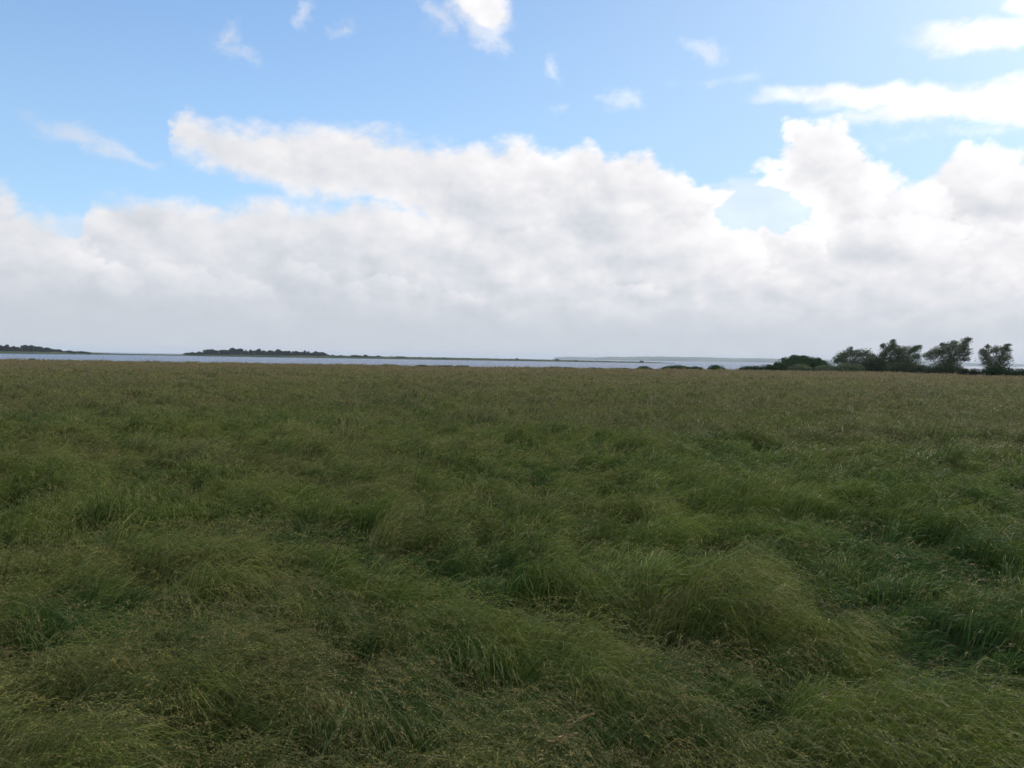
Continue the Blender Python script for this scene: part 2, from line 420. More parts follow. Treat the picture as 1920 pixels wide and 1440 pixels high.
def tint_fields(x, y):
    dry = 0.55 + 0.46 * fbm(x / 9, y / 6, 41, 3) + 0.28 * pn(x / 1.3, y / 1.3, 43)
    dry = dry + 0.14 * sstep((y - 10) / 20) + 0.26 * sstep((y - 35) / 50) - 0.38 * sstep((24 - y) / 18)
    _, h1, h2 = lobes(*skew(x / GS_, y / GS_), 1.55, 0.95, 81)
    dry = dry + 0.5 * (h1 - 0.5)
    low = sstep((0.23 - canopy(x, y)) / 0.09)            # greener growth in hollows, also painting their shade into the blade colour
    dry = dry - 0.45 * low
    yel = 0.54 + 0.5 * fbm(x / 7, y / 5, 47, 3) + 0.2 * pn(x / 1.1, y / 1.1, 48) + 2.6 * np.clip(canopy(x, y) - 0.30, -0.18, 0.12) - 0.3 * sstep((y - 40) / 50) + 0.10 * sstep((22 - y) / 18) + 0.4 * (h2 - 0.5)  # canopy height tints crests bright yellow, hollows dark: light and shade painted in
    return np.clip(dry, 0, 1), np.clip(yel, 0, 1)
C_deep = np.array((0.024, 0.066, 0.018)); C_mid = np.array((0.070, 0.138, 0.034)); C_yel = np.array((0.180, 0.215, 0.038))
C_straw = np.array((0.285, 0.222, 0.105)); C_purp = np.array((0.225, 0.150, 0.118)); C_haze = C_straw * 0.45 + C_purp * 0.55
GV, GC, GQ, GT = [], [], [], []
gbase = 0
def add_grass(V, C, quads, tris):
    global gbase
    GV.append(V.reshape(-1, 3).astype(np.float32)); GC.append(C.reshape(-1, 3).astype(np.float32))
    if quads is not None: GQ.append((quads + gbase).reshape(-1, 4).astype(np.int32))
    if tris is not None: GT.append((tris + gbase).reshape(-1, 3).astype(np.int32))
    gbase += V.reshape(-1, 3).shape[0]
def scatter(y0, y1, rho):
    half = lambda y: 0.76 * y + 2.5
    n = int(rho * (half(y0) + half(y1)) * (y1 - y0))
    y = rng.uniform(y0, y1, int(n * 1.5)); keep = rng.uniform(0, 1, len(y)) < half(y) / half(y1)
    y = y[keep][:n]; x = rng.uniform(-1, 1, len(y)) * half(y)
    k = y < edge(x, y) + rng.normal(0, 0.6, len(y)) + 1.0 + 5.0 * pn(x / 11.0, x * 0 + 0.5, 77) + 1.5 * pn(x / 2.0, x * 0 + 0.5, 78)
    return x[k], y[k]
def spine(x, y, hgt, reach, ang, ts, tipf, bend):
    fx, fy = np.cos(ang), np.sin(ang)
    p1 = np.stack([fx * reach * 0.32, fy * reach * 0.32, hgt * 1.25], -1)
    p2 = np.stack([fx * reach, fy * reach, hgt * tipf], -1)
    t = np.array(ts)[None, :, None]
    sd_ = np.stack([-fy, fx, 0 * fx], -1)[:, None] * bend[:, None, None]
    P = 2 * t * (1 - t) * p1[:, None] + t * t * p2[:, None] + sd_ * (t ** 2 - 0.15 * t) 
    T = 2 * (1 - 2 * t) * p1[:, None] + 2 * t * p2[:, None]
    T = T + sd_ * (2 * t - 0.15)
    T = T / np.linalg.norm(T, axis=-1, keepdims=True)
    base = np.stack([x, y, ground(x, y)], -1)
    return P + base[:, None], T
def blades(y0, y1, rho, w, ts):
    x, y = scatter(y0, y1, rho); n = len(x)
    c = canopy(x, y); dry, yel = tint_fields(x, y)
    t0, t1, t2, t3 = tuft(x, y)
    hgt = c * rng.uniform(0.74, 1.02, n) * (0.86 + 0.22 * t1)
    reach = (0.085 + 0.50 * c) * rng.uniform(0.4, 1.25, n)
    ang = flow(x, y) + (t0 - 0.5) * 1.0 + rng.normal(0, 0.36, n)
    P, T = spine(x, y, hgt, reach, ang, ts, rng.uniform(0.15, 0.85, n), rng.normal(0, 0.07, n))
    dry = np.clip(dry + (t2 - 0.5) * 0.6, 0, 1); yel = np.clip(yel + (t3 - 0.5) * 0.5, 0, 1)
    a = rng.uniform(0, np.pi, n)
    side = np.stack([-np.sin(ang), np.cos(ang), np.zeros(n)], -1)
    nrm = np.cross(T, side[:, None])
    wd = np.cos(a)[:, None, None] * side[:, None] + np.sin(a)[:, None, None] * nrm
    k = len(ts)
    prof = np.interp(ts, [0, 0.45, 1.0], [0.75, 1.0, 0.12])[None, :, None]
    ww = w * rng.uniform(0.6, 1.4, n)[:, None, None] * 0.5
    L = P - wd * ww * prof; Rr = P + wd * ww * prof
    V = np.stack([L[:, :-1], Rr[:, :-1]], 2).reshape(n, -1, 3)
    V = np.concatenate([V, P[:, -1:]], 1)
    m = V.shape[1]
    # colour
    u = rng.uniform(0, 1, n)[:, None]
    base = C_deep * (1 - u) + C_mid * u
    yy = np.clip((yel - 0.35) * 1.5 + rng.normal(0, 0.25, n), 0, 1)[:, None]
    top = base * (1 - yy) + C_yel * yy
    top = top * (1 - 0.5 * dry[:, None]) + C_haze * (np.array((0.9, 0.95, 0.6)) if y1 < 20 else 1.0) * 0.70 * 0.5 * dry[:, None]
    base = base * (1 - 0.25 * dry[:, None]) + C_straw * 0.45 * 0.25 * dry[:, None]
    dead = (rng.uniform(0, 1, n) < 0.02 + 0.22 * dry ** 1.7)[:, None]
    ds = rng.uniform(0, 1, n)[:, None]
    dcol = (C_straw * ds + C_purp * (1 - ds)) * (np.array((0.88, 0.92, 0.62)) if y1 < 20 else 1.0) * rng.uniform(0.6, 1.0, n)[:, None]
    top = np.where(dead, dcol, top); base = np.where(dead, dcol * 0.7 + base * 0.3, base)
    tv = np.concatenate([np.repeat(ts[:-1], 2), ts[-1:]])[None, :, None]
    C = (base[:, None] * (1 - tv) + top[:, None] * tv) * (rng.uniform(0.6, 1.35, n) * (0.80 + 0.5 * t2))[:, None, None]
    b0 = (np.arange(n) * m)[:, None, None]
    q = np.array([[2 * j, 2 * j + 1, 2 * j + 3, 2 * j + 2] for j in range(k - 2)])
    add_grass(V, C, (b0 + q[None]) if len(q) else None, b0 + np.array([[2 * k - 4, 2 * k - 3, m - 1]])[None])
def heads(y0, y1, rho, ns, sl, sw, stem_w, spread):
    """flowering stems with a feathery panicle of spikelets"""
    x, y = scatter(y0, y1, rho)
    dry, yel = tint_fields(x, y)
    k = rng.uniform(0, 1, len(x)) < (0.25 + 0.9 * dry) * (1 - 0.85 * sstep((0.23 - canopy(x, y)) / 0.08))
    x, y, dry, yel = x[k], y[k], dry[k], yel[k]; n = len(x)
    c = canopy(x, y)
    t0, t1, t2, t3 = tuft(x, y)
    hgt = (c * rng.uniform(0.90, 1.10, n) + 0.015) * (0.84 + 0.28 * t1)
    reach = (0.09 + 0.48 * c) * rng.uniform(0.6, 1.25, n)
    ang = flow(x, y) + (t0 - 0.5) * 1.3 + rng.normal(0, 0.35, n)
    tipf = rng.uniform(0.45, 1.0, n); bend = rng.normal(0, 0.08, n)
    hs = (0.12, 0.35, 0.55, 0.72, 0.87, 1.0) if y1 <= 10 else (0.15, 0.45, 0.75, 1.0)
    P, T = spine(x, y, hgt, reach, ang, hs, tipf, bend)
    dry = np.clip(dry + (t2 - 0.5) * 0.5, 0, 1); yel = np.clip(yel + (t3 - 0.5) * 0.5, 0, 1)
    side = np.stack([-np.sin(ang), np.cos(ang), np.zeros(n)], -1)
    up = np.cross(T[:, 1], side)
    wv = (side + up) * 0.5 * stem_w
    L = P - wv[:, None]; Rr = P + wv[:, None]
    V = np.concatenate([L, Rr], 1)
    cs = (C_straw * 0.25 + C_mid * 0.6) * rng.uniform(0.6, 1.1, n)[:, None]
    m_ = len(hs); b0 = (np.arange(n) * 2 * m_)[:, None, None]
    add_grass(V, np.repeat(cs[:, None], 2 * m_, 1), b0 + np.array([[j, m_ + j, m_ + j + 1, j + 1] for j in range(m_ - 1)])[None], None)
    t = rng.uniform(0.62, 1.0, (n, ns))
    tt = t[..., None]
    fx, fy = np.cos(ang), np.sin(ang)
    p1 = np.stack([fx * reach * 0.32, fy * reach * 0.32, hgt * 1.25], -1)[:, None]
    p2 = np.stack([fx * reach, fy * reach, hgt * tipf], -1)[:, None]
    ctr = 2 * tt * (1 - tt) * p1 + tt * tt * p2 + side[:, None] * bend[:, None, None] * (tt ** 2 - 0.15 * tt) + np.stack([x, y, ground(x, y)], -1)[:, None]
    tan = 2 * (1 - 2 * tt) * p1 + 2 * tt * p2
    tan = tan / np.linalg.norm(tan, axis=-1, keepdims=True)
    d = tan + rng.normal(0, 0.34, (n, ns, 3)); d /= np.linalg.norm(d, axis=-1, keepdims=True)
    ctr = ctr + rng.normal(0, spread, (n, ns, 3)) * np.array((1, 1, 0.7))
    wn = np.cross(d, rng.normal(0, 1, (n, ns, 3))); wn /= np.linalg.norm(wn, axis=-1, keepdims=True)
    s = rng.uniform(0.6, 1.4, (n, ns, 1))
    V = np.stack([ctr - d * sl * s * .5, ctr + wn * sw * s * .5, ctr + d * sl * s * .5, ctr - wn * sw * s * .5], 2)
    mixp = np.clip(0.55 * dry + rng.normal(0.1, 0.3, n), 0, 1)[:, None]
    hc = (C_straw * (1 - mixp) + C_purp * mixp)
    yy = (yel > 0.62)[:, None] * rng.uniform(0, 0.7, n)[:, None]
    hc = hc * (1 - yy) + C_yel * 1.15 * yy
    wf = sstep((y - 10) / 45)[:, None]
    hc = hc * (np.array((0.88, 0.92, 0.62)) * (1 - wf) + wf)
    hc = hc[:, None] * rng.uniform(0.7, 1.4, (n, ns))[..., None]
    C = np.repeat(hc[:, :, None], 4, 2)
    add_grass(V, C, (np.arange(n * ns) * 4)[:, None] + np.arange(4)[None], None)
T5 = np.array((0.08, 0.35, 0.6, 0.82, 1.0)); T4 = np.array((0.08, 0.45, 0.75, 1.0)); T3 = np.array((0.15, 0.6, 1.0))
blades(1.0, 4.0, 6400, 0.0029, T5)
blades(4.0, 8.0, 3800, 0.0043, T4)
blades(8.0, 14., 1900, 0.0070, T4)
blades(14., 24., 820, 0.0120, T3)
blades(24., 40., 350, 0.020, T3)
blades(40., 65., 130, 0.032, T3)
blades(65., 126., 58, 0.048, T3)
heads(1.0, 5.0, 1150, 14, 0.011, 0.0023, 0.0010, 0.007)
heads(5.0, 10., 620, 9, 0.015, 0.0036, 0.0014, 0.010)
heads(10., 20., 240, 6, 0.022, 0.0065, 0.0025, 0.016)
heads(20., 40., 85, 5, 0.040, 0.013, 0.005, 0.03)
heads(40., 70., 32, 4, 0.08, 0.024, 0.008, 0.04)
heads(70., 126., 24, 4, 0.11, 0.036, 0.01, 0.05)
V = np.concatenate(GV); C = np.concatenate(GC)
faces = [(4, np.concatenate(GQ)), (3, np.concatenate(GT))]
print("grass verts", len(V), "faces", sum(len(f) for _, f in faces))
kind(mesh_np("meadow_grass", V, faces, [M_grass], cols=C), 'stuff')
del GV, GC, GQ, GT

# ----------------------------------------------------------------- woody plants
def tube(path, radii, n=6):
    V, Fc = [], []
    path = [Vector(p) for p in path]
    for k, p in enumerate(path):
        t = (path[min(k + 1, len(path) - 1)] - path[max(k - 1, 0)]).normalized()
        a = t.orthogonal().normalized(); b_ = t.cross(a)
        for j in range(n):
            th = 2 * math.pi * j / n
            V.append(p + (a * math.cos(th) + b_ * math.sin(th)) * radii[k])
    for k in range(len(path) - 1):
        for j in range(n):
            Fc.append((k * n + j, k * n + (j + 1) % n, (k + 1) * n + (j + 1) % n, (k + 1) * n + j))
    return np.array([tuple(v) for v in V]), np.array(Fc)
class Part:
    def __init__(s): s.V = []; s.F = []; s.C = []; s.M = []; s.n = 0
    def add(s, V, Fq, C, mi=0):
        s.V.append(V); s.F.append(Fq + s.n); s.C.append(np.broadcast_to(C, V.shape)); s.M.append(np.full(len(Fq), mi)); s.n += len(V)
    def build(s, name, mats, parent=None, origin=(0, 0, 0)):
        V = np.concatenate(s.V) - (0 if parent else np.array(origin))
        o = mesh_np(name, V, [(4, np.concatenate(s.F))], mats, cols=np.concatenate(s.C), midx=np.concatenate(s.M), parent=parent)
        if not parent: o.location = origin
        return o
def leaves(ctr, d, ln, wd, col, jitter=0.3):
    n = len(ctr)
    d = d + rng.normal(0, jitter, (n, 3)); d /= np.linalg.norm(d, axis=1, keepdims=True)
    w = np.cross(d, rng.normal(0, 1, (n, 3))); w /= np.linalg.norm(w, axis=1, keepdims=True)
    s = rng.uniform(0.6, 1.4, (n, 1))
    V = np.stack([ctr - d * ln * s * .5, ctr + w * wd * s * .5, ctr + d * ln * s * .5, ctr - w * wd * s * .5], 1).reshape(-1, 3)
    C = np.repeat(col * rng.uniform(0.6, 1.4, (n, 1)), 4, 0)
    return V, (np.arange(n) * 4)[:, None] + np.arange(4)[None], C
def ball(n, shell=0.0):
    v = rng.normal(0, 1, (n, 3)); v /= np.linalg.norm(v, axis=1, keepdims=True)
    return v * (rng.uniform(shell ** 3, 1, (n, 1)) ** (1 / 3))
WIND = np.array((0.85, -0.05, 0.5))
LEAFC = np.array((0.046, 0.066, 0.030))

def lumpy(part, blobs, Y, dens, ln, wd, col, wind=0.4, lump=0.58, mi=0, skirt=True):
    """foliage from photo-measured blobs (px, py, rx, ry, depth offset); each blob is broken into smaller leaf clumps"""
    k = Y / F
    for bx, by, rx, ry, oy in blobs:
        c = np.array(at(bx, by, Y + oy)); Rr = np.array((rx * k, min(rx, ry * 1.5) * k, ry * k))
        nk = max(6, int(16 * (rx * ry / 300.0) ** 0.7))
        sub = ball(nk, 0.45) * Rr * (1 - lump * 0.6) + c
        tot = int(dens * 4 * Rr[0] * Rr[2] + 30)
        per = max(6, tot // nk)
        for s in sub:
            rr = Rr * lump * random.uniform(0.5, 1.25)
            pts = ball(per, 0.0) * rr + s
            pts = pts + WIND * (rng.uniform(-1.4, 1.4, (per, 1)) * rr[0] * wind * 0.7)
            out = (pts - c) / Rr
            dd = out + WIND * wind * 2.0
            tone = col * random.uniform(0.7, 1.3)
            part.add(*leaves(pts, dd, ln, wd, tone, 0.5), mi)
        pts = ball(tot // 3) * Rr * 1.05 + c                       # loose leaves filling the crown
        part.add(*leaves(pts, (pts - c) / Rr + WIND * wind * 2.0, ln, wd, col, 0.5), mi)
        gz = float(ground(c[0], c[1]))
        if skirt and c[2] - Rr[2] < gz + 2.4:                       # growth right down to the ground
            top = c[2] + 0.2 * Rr[2]; hh = top - gz
            n = int(dens * 1.5 * Rr[0] * 2 * hh)
            a_ = rng.uniform(-1, 1, n)
            pts = np.stack([c[0] + a_ * Rr[0], c[1] + rng.uniform(-1, 1, n) * np.sqrt(1 - a_ ** 2) * Rr[1], gz + rng.uniform(0, 1, n) * hh], -1)
            part.add(*leaves(pts, rng.normal(0, 1, pts.shape) + np.array((0, 0, .8)), ln, wd, col, 0.4), mi)

def bush(name, label, cat, blobs, Y, dens=260, ln=0.16, wd=0.085, col=LEAFC, group=None, base_py=None, wind=0.3):
    p = Part()
    lumpy(p, blobs, Y, dens, ln, wd, col, wind)
    bx = sum(b[0] for b in blobs) / len(blobs)
    o = at(bx, 690, Y); gz = float(ground(o.x, o.y)); origin = Vector((o.x, Y, gz))
    for q in blobs:
        c = at(q[0], q[1], Y + q[4])
        for j in range(4):
            tip = c + Vector((random.uniform(-.5, .5) * q[2] * Y / F, random.uniform(-.3, .3), random.uniform(-.2, .5) * q[3] * Y / F))
            b0 = Vector((c.x * 0.7 + origin.x * 0.3 + random.uniform(-.2, .2), Y + q[4], float(ground(c.x, Y + q[4])) - 0.05))
            mid = b0.lerp(tip, 0.5) + Vector((random.uniform(-.15, .15), 0, 0.1))
            v, f = tube([b0, mid, tip], [0.035, 0.022, 0.008], 5)
            p.add(v, f, np.array((0.05, 0.04, 0.03)), 1)
    ob = p.build(name, [M_leaf, M_bark], None, origin)
    return tag(ob, label, cat, group)

def wind_tree(label, base_px, Y, blobs, trunks, dens, col, wind=0.9, ln=0.24, wd=0.06):
    o = at(base_px, 697, Y); gz = float(ground(o.x, Y)) - 0.05
    root = empty("windblown_tree", (o.x, Y, gz)); tag(root, label, "tree", "windblown trees behind the meadow")
    ro = np.array(root.location)
    cr = Part(); lumpy(cr, blobs, Y, dens, ln, wd, col, wind, 0.55, 0, False)
    tr = Part()
    for j, q in enumerate(blobs):
        tip = at(q[0], q[1], Y + q[4])
        tb = trunks[j % len(trunks)]
        b0 = Vector((at(tb, 697, Y).x, Y, gz))
        m1 = b0.lerp(tip, 0.35) + Vector((-0.25, 0, 0.25)); m2 = b0.lerp(tip, 0.7) + Vector((-0.15, 0, 0.1))
        v, f = tube([b0, m1, m2, tip], [0.10, 0.06, 0.035, 0.012]); tr.add(v, f, np.array((.05, .04, .03)))
        for s in range(7):
            a = m1.lerp(tip, random.uniform(0.3, 1.0)); kk = Y / F
            e = tip + Vector((random.uniform(-.3, 1.0) * q[2] * kk, random.uniform(-.6, .6) * q[2] * kk, random.uniform(-.4, .95) * q[3] * kk))
            v, f = tube([a, a.lerp(e, .5) + Vector((-.08, 0, .06)), e], [0.018, 0.012, 0.005], 4); tr.add(v, f, np.array((.05, .04, .03)))
    for p_, nm, mt in ((tr, "trunk", [M_bark]), (cr, "crown", [M_leaf])):
        p_.V = [v - ro for v in p_.V]
        p_.build(nm, mt, root)
    return root

# a few seed heads that stand out of the near grass
def seed_head(label, px0, py0, px1, py1, z, col, n, group=None):
    v = ray(px0, py0); t = (z - EYE) / v.z
    base = Vector((0, 0, EYE)) + v * t; Y = base.y
    tip = at(px1, py1, Y + 0.01)
    gz = float(ground(base.x - 0.12, Y + 0.05))
    org = Vector((base.x - 0.12, Y + 0.05, gz))
    root = empty("grass_seed_head", org); tag(root, label, "seed head", group)
    st = Part(); d = (tip - base)
    path = [org, org.lerp(base, 0.5) + Vector((-0.02, 0, 0.06)), base, base + d * 0.5 + Vector((0, 0, 0.006)), tip]
    v_, f_ = tube(path, [0.0022, 0.002, 0.0016, 0.0012, 0.0006], 5); st.add(v_ - np.array(org), f_, col * 0.6)
    st.build("stem", [M_grass], root)
    pl = Part(); tt = rng.uniform(0, 1, (n, 1)); L_ = d.length
    ctr = np.array(base) + tt * np.array(d) + rng.normal(0, 0.07 * L_, (n, 3)) * (1.1 - tt) + np.array((0, 0, 0.004))
    v_, f_, c_ = leaves(ctr - np.array(org), np.repeat(np.array(d)[None] / L_, n, 0), 0.17 * L_, 0.035 * L_, col, 0.28)
    pl.add(v_, f_, c_); pl.build("plume", [M_grass], root)
seed_head("pale green upright seed spike standing out of dark grass, low left of centre", 634, 1362, 656, 1322, 0.42, np.array((0.26, 0.32, 0.17)), 46)
seed_head("lower one of two tan feathery plumes leaning right in the near grass", 1030, 1392, 1082, 1376, 0.41, np.array((0.29, 0.21, 0.10)), 70, "tan plumes in the near grass")
seed_head("upper one of two tan feathery plumes leaning right in the near grass", 1058, 1364, 1112, 1340, 0.41, np.array((0.24, 0.19, 0.09)), 70, "tan plumes in the near grass")

# the four windblown trees at the right
GREY = np.array((0.105, 0.130, 0.085)); DARK = np.array((0.070, 0.098, 0.056))
wind_tree("low see-through tree, leftmost of the wind-bent trees, beside the domed bush", 1600, 124,
          [(1590, 664, 22, 9, 0), (1575, 673, 14, 9, .5), (1612, 662, 20, 8, -.4), (1628, 670, 14, 9, .3), (1598, 680, 30, 14, .2), (1593, 655, 6, 5, 0)],
          [1588, 1604], 230, GREY)
wind_tree("ragged bushy tree with a spiky top, left of the broad leaning tree", 1688, 122,
          [(1668, 654, 16, 12, 0), (1692, 660, 20, 12, .5), (1674, 642, 7, 6, 0), (1713, 655, 14, 9, -.4), (1722, 652, 9, 5, 0), (1662, 668, 14, 12, .4), (1690, 676, 34, 17, .3), (1692, 686, 32, 12, 0), (1717, 668, 8, 6, .1), (1655, 648, 6, 5, 0)],
          [1680, 1692, 1700], 250, DARK * 1.15)
wind_tree("tallest and broadest tree, leaning right with a plume at its top", 1780, 112,
          [(1744, 668, 14, 10, 0), (1760, 658, 16, 10, .5), (1782, 654, 18, 13, -.4), (1800, 648, 16, 10, .4), (1812, 640, 10, 7, 0), (1817, 635, 5, 4, 0), (1806, 662, 16, 11, .3),
           (1778, 674, 24, 12, .2), (1772, 686, 28, 11, 0), (1768, 646, 6, 4, 0), (1788, 642, 7, 4, 0), (1810, 674, 9, 5, 0)],
          [1775, 1784, 1790], 250, GREY * 0.95)
wind_tree("separate see-through tree nearest the right edge, above the hedge", 1868, 98,
          [(1848, 660, 11, 9, 0), (1868, 655, 14, 9, .4), (1886, 656, 11, 10, -.3), (1852, 672, 14, 12, .2), (1880, 672, 18, 10, 0), (1851, 650, 5, 4, 0), (1889, 648, 6, 4, 0), (1868, 684, 26, 12, .3)],
          [1862, 1872], 240, GREY)
SG = "bushes along the far edge of the meadow"
bush("hedge_bush", "large domed dark green bush left of the wind-bent trees", "bush",
     [(1487, 684, 34, 16, 0), (1505, 680, 34, 13, .4), (1468, 688, 20, 9, -.3), (1530, 686, 24, 12, .3), (1506, 671, 9, 5, 0), (1533, 675, 7, 5, 0), (1520, 677, 8, 5, 0), (1474, 675, 8, 5, .5), (1490, 669, 9, 4, -.4), (1458, 682, 7, 4, 0), (1543, 681, 8, 5, .2)], 123, 420, col=np.array((0.056, 0.104, 0.046)), group=SG)
bush("low_bush", "low flat green bush touching the domed bush on its left", "bush",
     [(1408, 691, 22, 6, 0), (1437, 690, 18, 7, .3)], 123, 420, col=np.array((0.046, 0.080, 0.032)), group=SG)
bush("low_bush", "pale grey-green shrub in front of the domed bush", "bush",
     [(1499, 690, 22, 8, 0)], 120.8, 420, col=np.array((0.150, 0.190, 0.115)), group=SG)
bush("low_bush", "long pale grey-green shrub under the leftmost wind-bent tree", "bush",
     [(1548, 691, 22, 7, 0), (1575, 690, 26, 9, 0), (1604, 690, 18, 8, 0)], 120.8, 400, col=np.array((0.140, 0.178, 0.105)), group=SG)
bush("hedge_bush", "dark rounded bush between the low tree and the spiky-topped tree", "bush",
     [(1640, 680, 24, 14, 0), (1628, 690, 20, 10, .3), (1650, 688, 20, 12, 0)], 121.5, 420, col=DARK * 0.95, group=SG)
bush("low_bush", "dark undergrowth bush at the foot of the spiky-topped tree", "bush",
     [(1690, 690, 34, 11, 0), (1725, 692, 20, 9, 0)], 119, 380, col=DARK, group=SG)
bush("low_bush", "dark undergrowth bush at the foot of the broad leaning tree", "bush",
     [(1755, 694, 24, 10, 0), (1788, 693, 24, 11, 0)], 110, 380, col=DARK * 0.9, group=SG)
bush("low_bush", "small rounded dark bush in the gap left of the rightmost tree", "bush",
     [(1824, 698, 16, 8, 0), (1808, 699, 12, 7, 0)], 101, 380, col=np.array((0.034, 0.060, 0.028)), group=SG)
bush("hedge_bush", "dark hedge running off the right edge of the picture", "hedge",
     [(1868, 696, 26, 11, 0), (1900, 699, 22, 9, 0), (1928, 700, 24, 10, 0), (1960, 700, 24, 12, 0)], 95, 380, col=np.array((0.032, 0.060, 0.027)), group=SG)
bush("low_bush", "small flat spiky bush by the water, leftmost of the field-edge bushes", "bush",
     [(1208, 691, 15, 4.5, 0)], 112, 500, col=np.array((0.034, 0.066, 0.030)), group=SG, wind=0.1)
bush("low_bush", "wide double-humped green bush against the water", "bush",
     [(1268, 690, 24, 6, 0), (1250, 692, 14, 4, 0), (1304, 691.5, 16, 4, 0)], 113, 500, col=np.array((0.046, 0.082, 0.034)), group=SG, wind=0.1)
bush("low_bush", "small round green mound bush standing alone against the water", "bush",
     [(1343, 691, 16, 7.5, 0)], 116, 500, col=np.array((0.036, 0.072, 0.030)), group=SG, wind=0.1)
bush("low_bush", "tiny dark bush at the far left end of the meadow edge", "bush",
     [(60, 674, 6, 2.2, 0)], 108, 700, col=DARK, group=SG, wind=0.1)
for px, w_, h_, lab in ((728, 17, 2.6, "short dark reed clump at the meadow edge right of the wooded island"),
                        (790, 11, 2.4, "short dark reed clump nearest left of the long reed strip"),
                        (826, 22, 2.8, "long low dark reed strip in the middle of the meadow edge"),
                        (864, 14, 2.6, "low reed clump right after the long reed strip"),
                        (1044, 26, 3.0, "long low reed strip under the two dark shrubs of the spit"),
                        (1115, 14, 2.4, "low reed strip between the centre reeds and the field-edge bushes"),
                        (1165, 18, 2.6, "low reed strip just left of the flat spiky bush")):
    bush("reed_clump", lab, "reeds", [(px, horizon(px) + 17.0, w_, h_, 0), (px + w_ * .7, horizon(px) + 17.3, w_ * .6, h_ * .8, 0)], 108, 600, 0.22, 0.03, np.array((0.05, 0.07, 0.035)), "reed clumps on the meadow edge", wind=0.05)

# ----------------------------------------------------------------- far shore, islands, hills
H = EYE - WATER_Z
def shore_y(px):                 # distance of the far waterline
    return np.interp(px, [-300, 0, 170, 345, 620, 1000, 1270], [745, 770, 840, 915, 930, 930, 950])
def strip(name, pxs, hs, depth, mat, step=4, seed=0, rough=0.5):
    px = np.arange(pxs[0], pxs[-1] + .1, step)
    h = np.interp(px, pxs, hs)
    rows = []
    prof = [(0, -0.6), (0.04, 0.35), (0.12, 0.75), (0.35, 1.0), (0.7, 0.95), (1.0, -0.6)]
    for j, (fd, fh) in enumerate(prof):
        yy = shore_y(px) + fd * depth
        t = np.array([ray(p, 680).x / ray(p, 680).y for p in px])
        hh = np.where(fh < 0, WATER_Z + fh, WATER_Z + h * fh + rough * (fh > 0.3) * np.minimum(h, 1) * pn(px / 9.0 + 7 * j, px * 0 + j * 3.3, seed))
        rows.append(np.stack([t * yy, yy, hh], -1))
    V = np.stack(rows).reshape(-1, 3); n = len(px); k = len(prof)
    i = (np.arange(k - 1)[:, None] * n + np.arange(n - 1)[None, :]).ravel()
    return kind(mesh_np(name, V, [(4, np.stack([i, i + 1, i + n + 1, i + n], 1))], [mat], smooth=True), 'structure')
strip("island", [-330, 0, 100, 160, 200, 260, 330, 350, 385, 620, 770, 900, 1000, 1100, 1180, 1230, 1268], [3, 3, 3, 2.6, 1.6, 1.1, 1.4, 2.0, 3, 3.4, 3.0, 2.7, 2.3, 2.0, 1.5, 1.0, 0.1], 70, M_shore, 3, 3, 0.55)

def far_tree(label, cat, x0, x1, top, flat=False, col=np.array((0.022, 0.040, 0.030)), group="trees on the wooded islands", name="island_tree", dY=14):
    cx = (x0 + x1) / 2; Y = float(shore_y(cx)) + dY; k = Y / F
    base_z = WATER_Z + 1.0
    zt = at(cx, top, Y).z; h = zt - base_z; rx = (x1 - x0) / 2 * k
    c0 = at(cx, top, Y); ox, oy, oz = c0.x, Y, base_z
    p = Part()
    n = int(90 + 26 * rx * h)
    cz = base_z + h * 0.5; rz = zt - cz
    nk = max(6, int(rx * 2.2))
    sub = ball(nk, 0.5) * np.array((rx * 0.70, min(rx, 6) * .7, rz * 0.62)) + np.array((ox, oy, cz))
    if flat: sub[:, 2] = cz + rng.uniform(-0.5, 0.62, nk) * rz
    for s in sub:
        rr = np.array((max(rx * 0.40, 1.0), 2.2, rz * 0.40)) * rng.uniform(0.7, 1.1)
        pts = ball(max(24, n // nk), 0.2) * rr + s
        pts[:, 2] = np.minimum(pts[:, 2], zt)
        p.add(*leaves(pts, rng.normal(0, 1, pts.shape), 1.0, 0.8, col * rng.uniform(0.75, 1.25), 0.5), 0)
    ns_ = int(60 + 14 * rx * h)     # lower branches and undergrowth down to the ground
    sk = np.stack([ox + rng.uniform(-rx, rx, ns_), oy + rng.uniform(-3, 3, ns_), base_z - 0.5 + rng.uniform(0, 0.8, ns_) ** 1.2 * h], -1)
    p.add(*leaves(sk, rng.normal(0, 1, sk.shape), 1.3, 1.0, col, 0.5), 0)
    v, f = tube([(ox, oy, base_z - 0.6), (ox + .2, oy, base_z + h * .4), (ox, oy, base_z + h * .75)], [0.35, 0.26, 0.1]); p.add(v, f, col, 1)
    return tag(p.build(name, [M_leaf, M_bark], None, Vector((ox, oy, base_z))), label, cat, group)
C0 = "centre island"
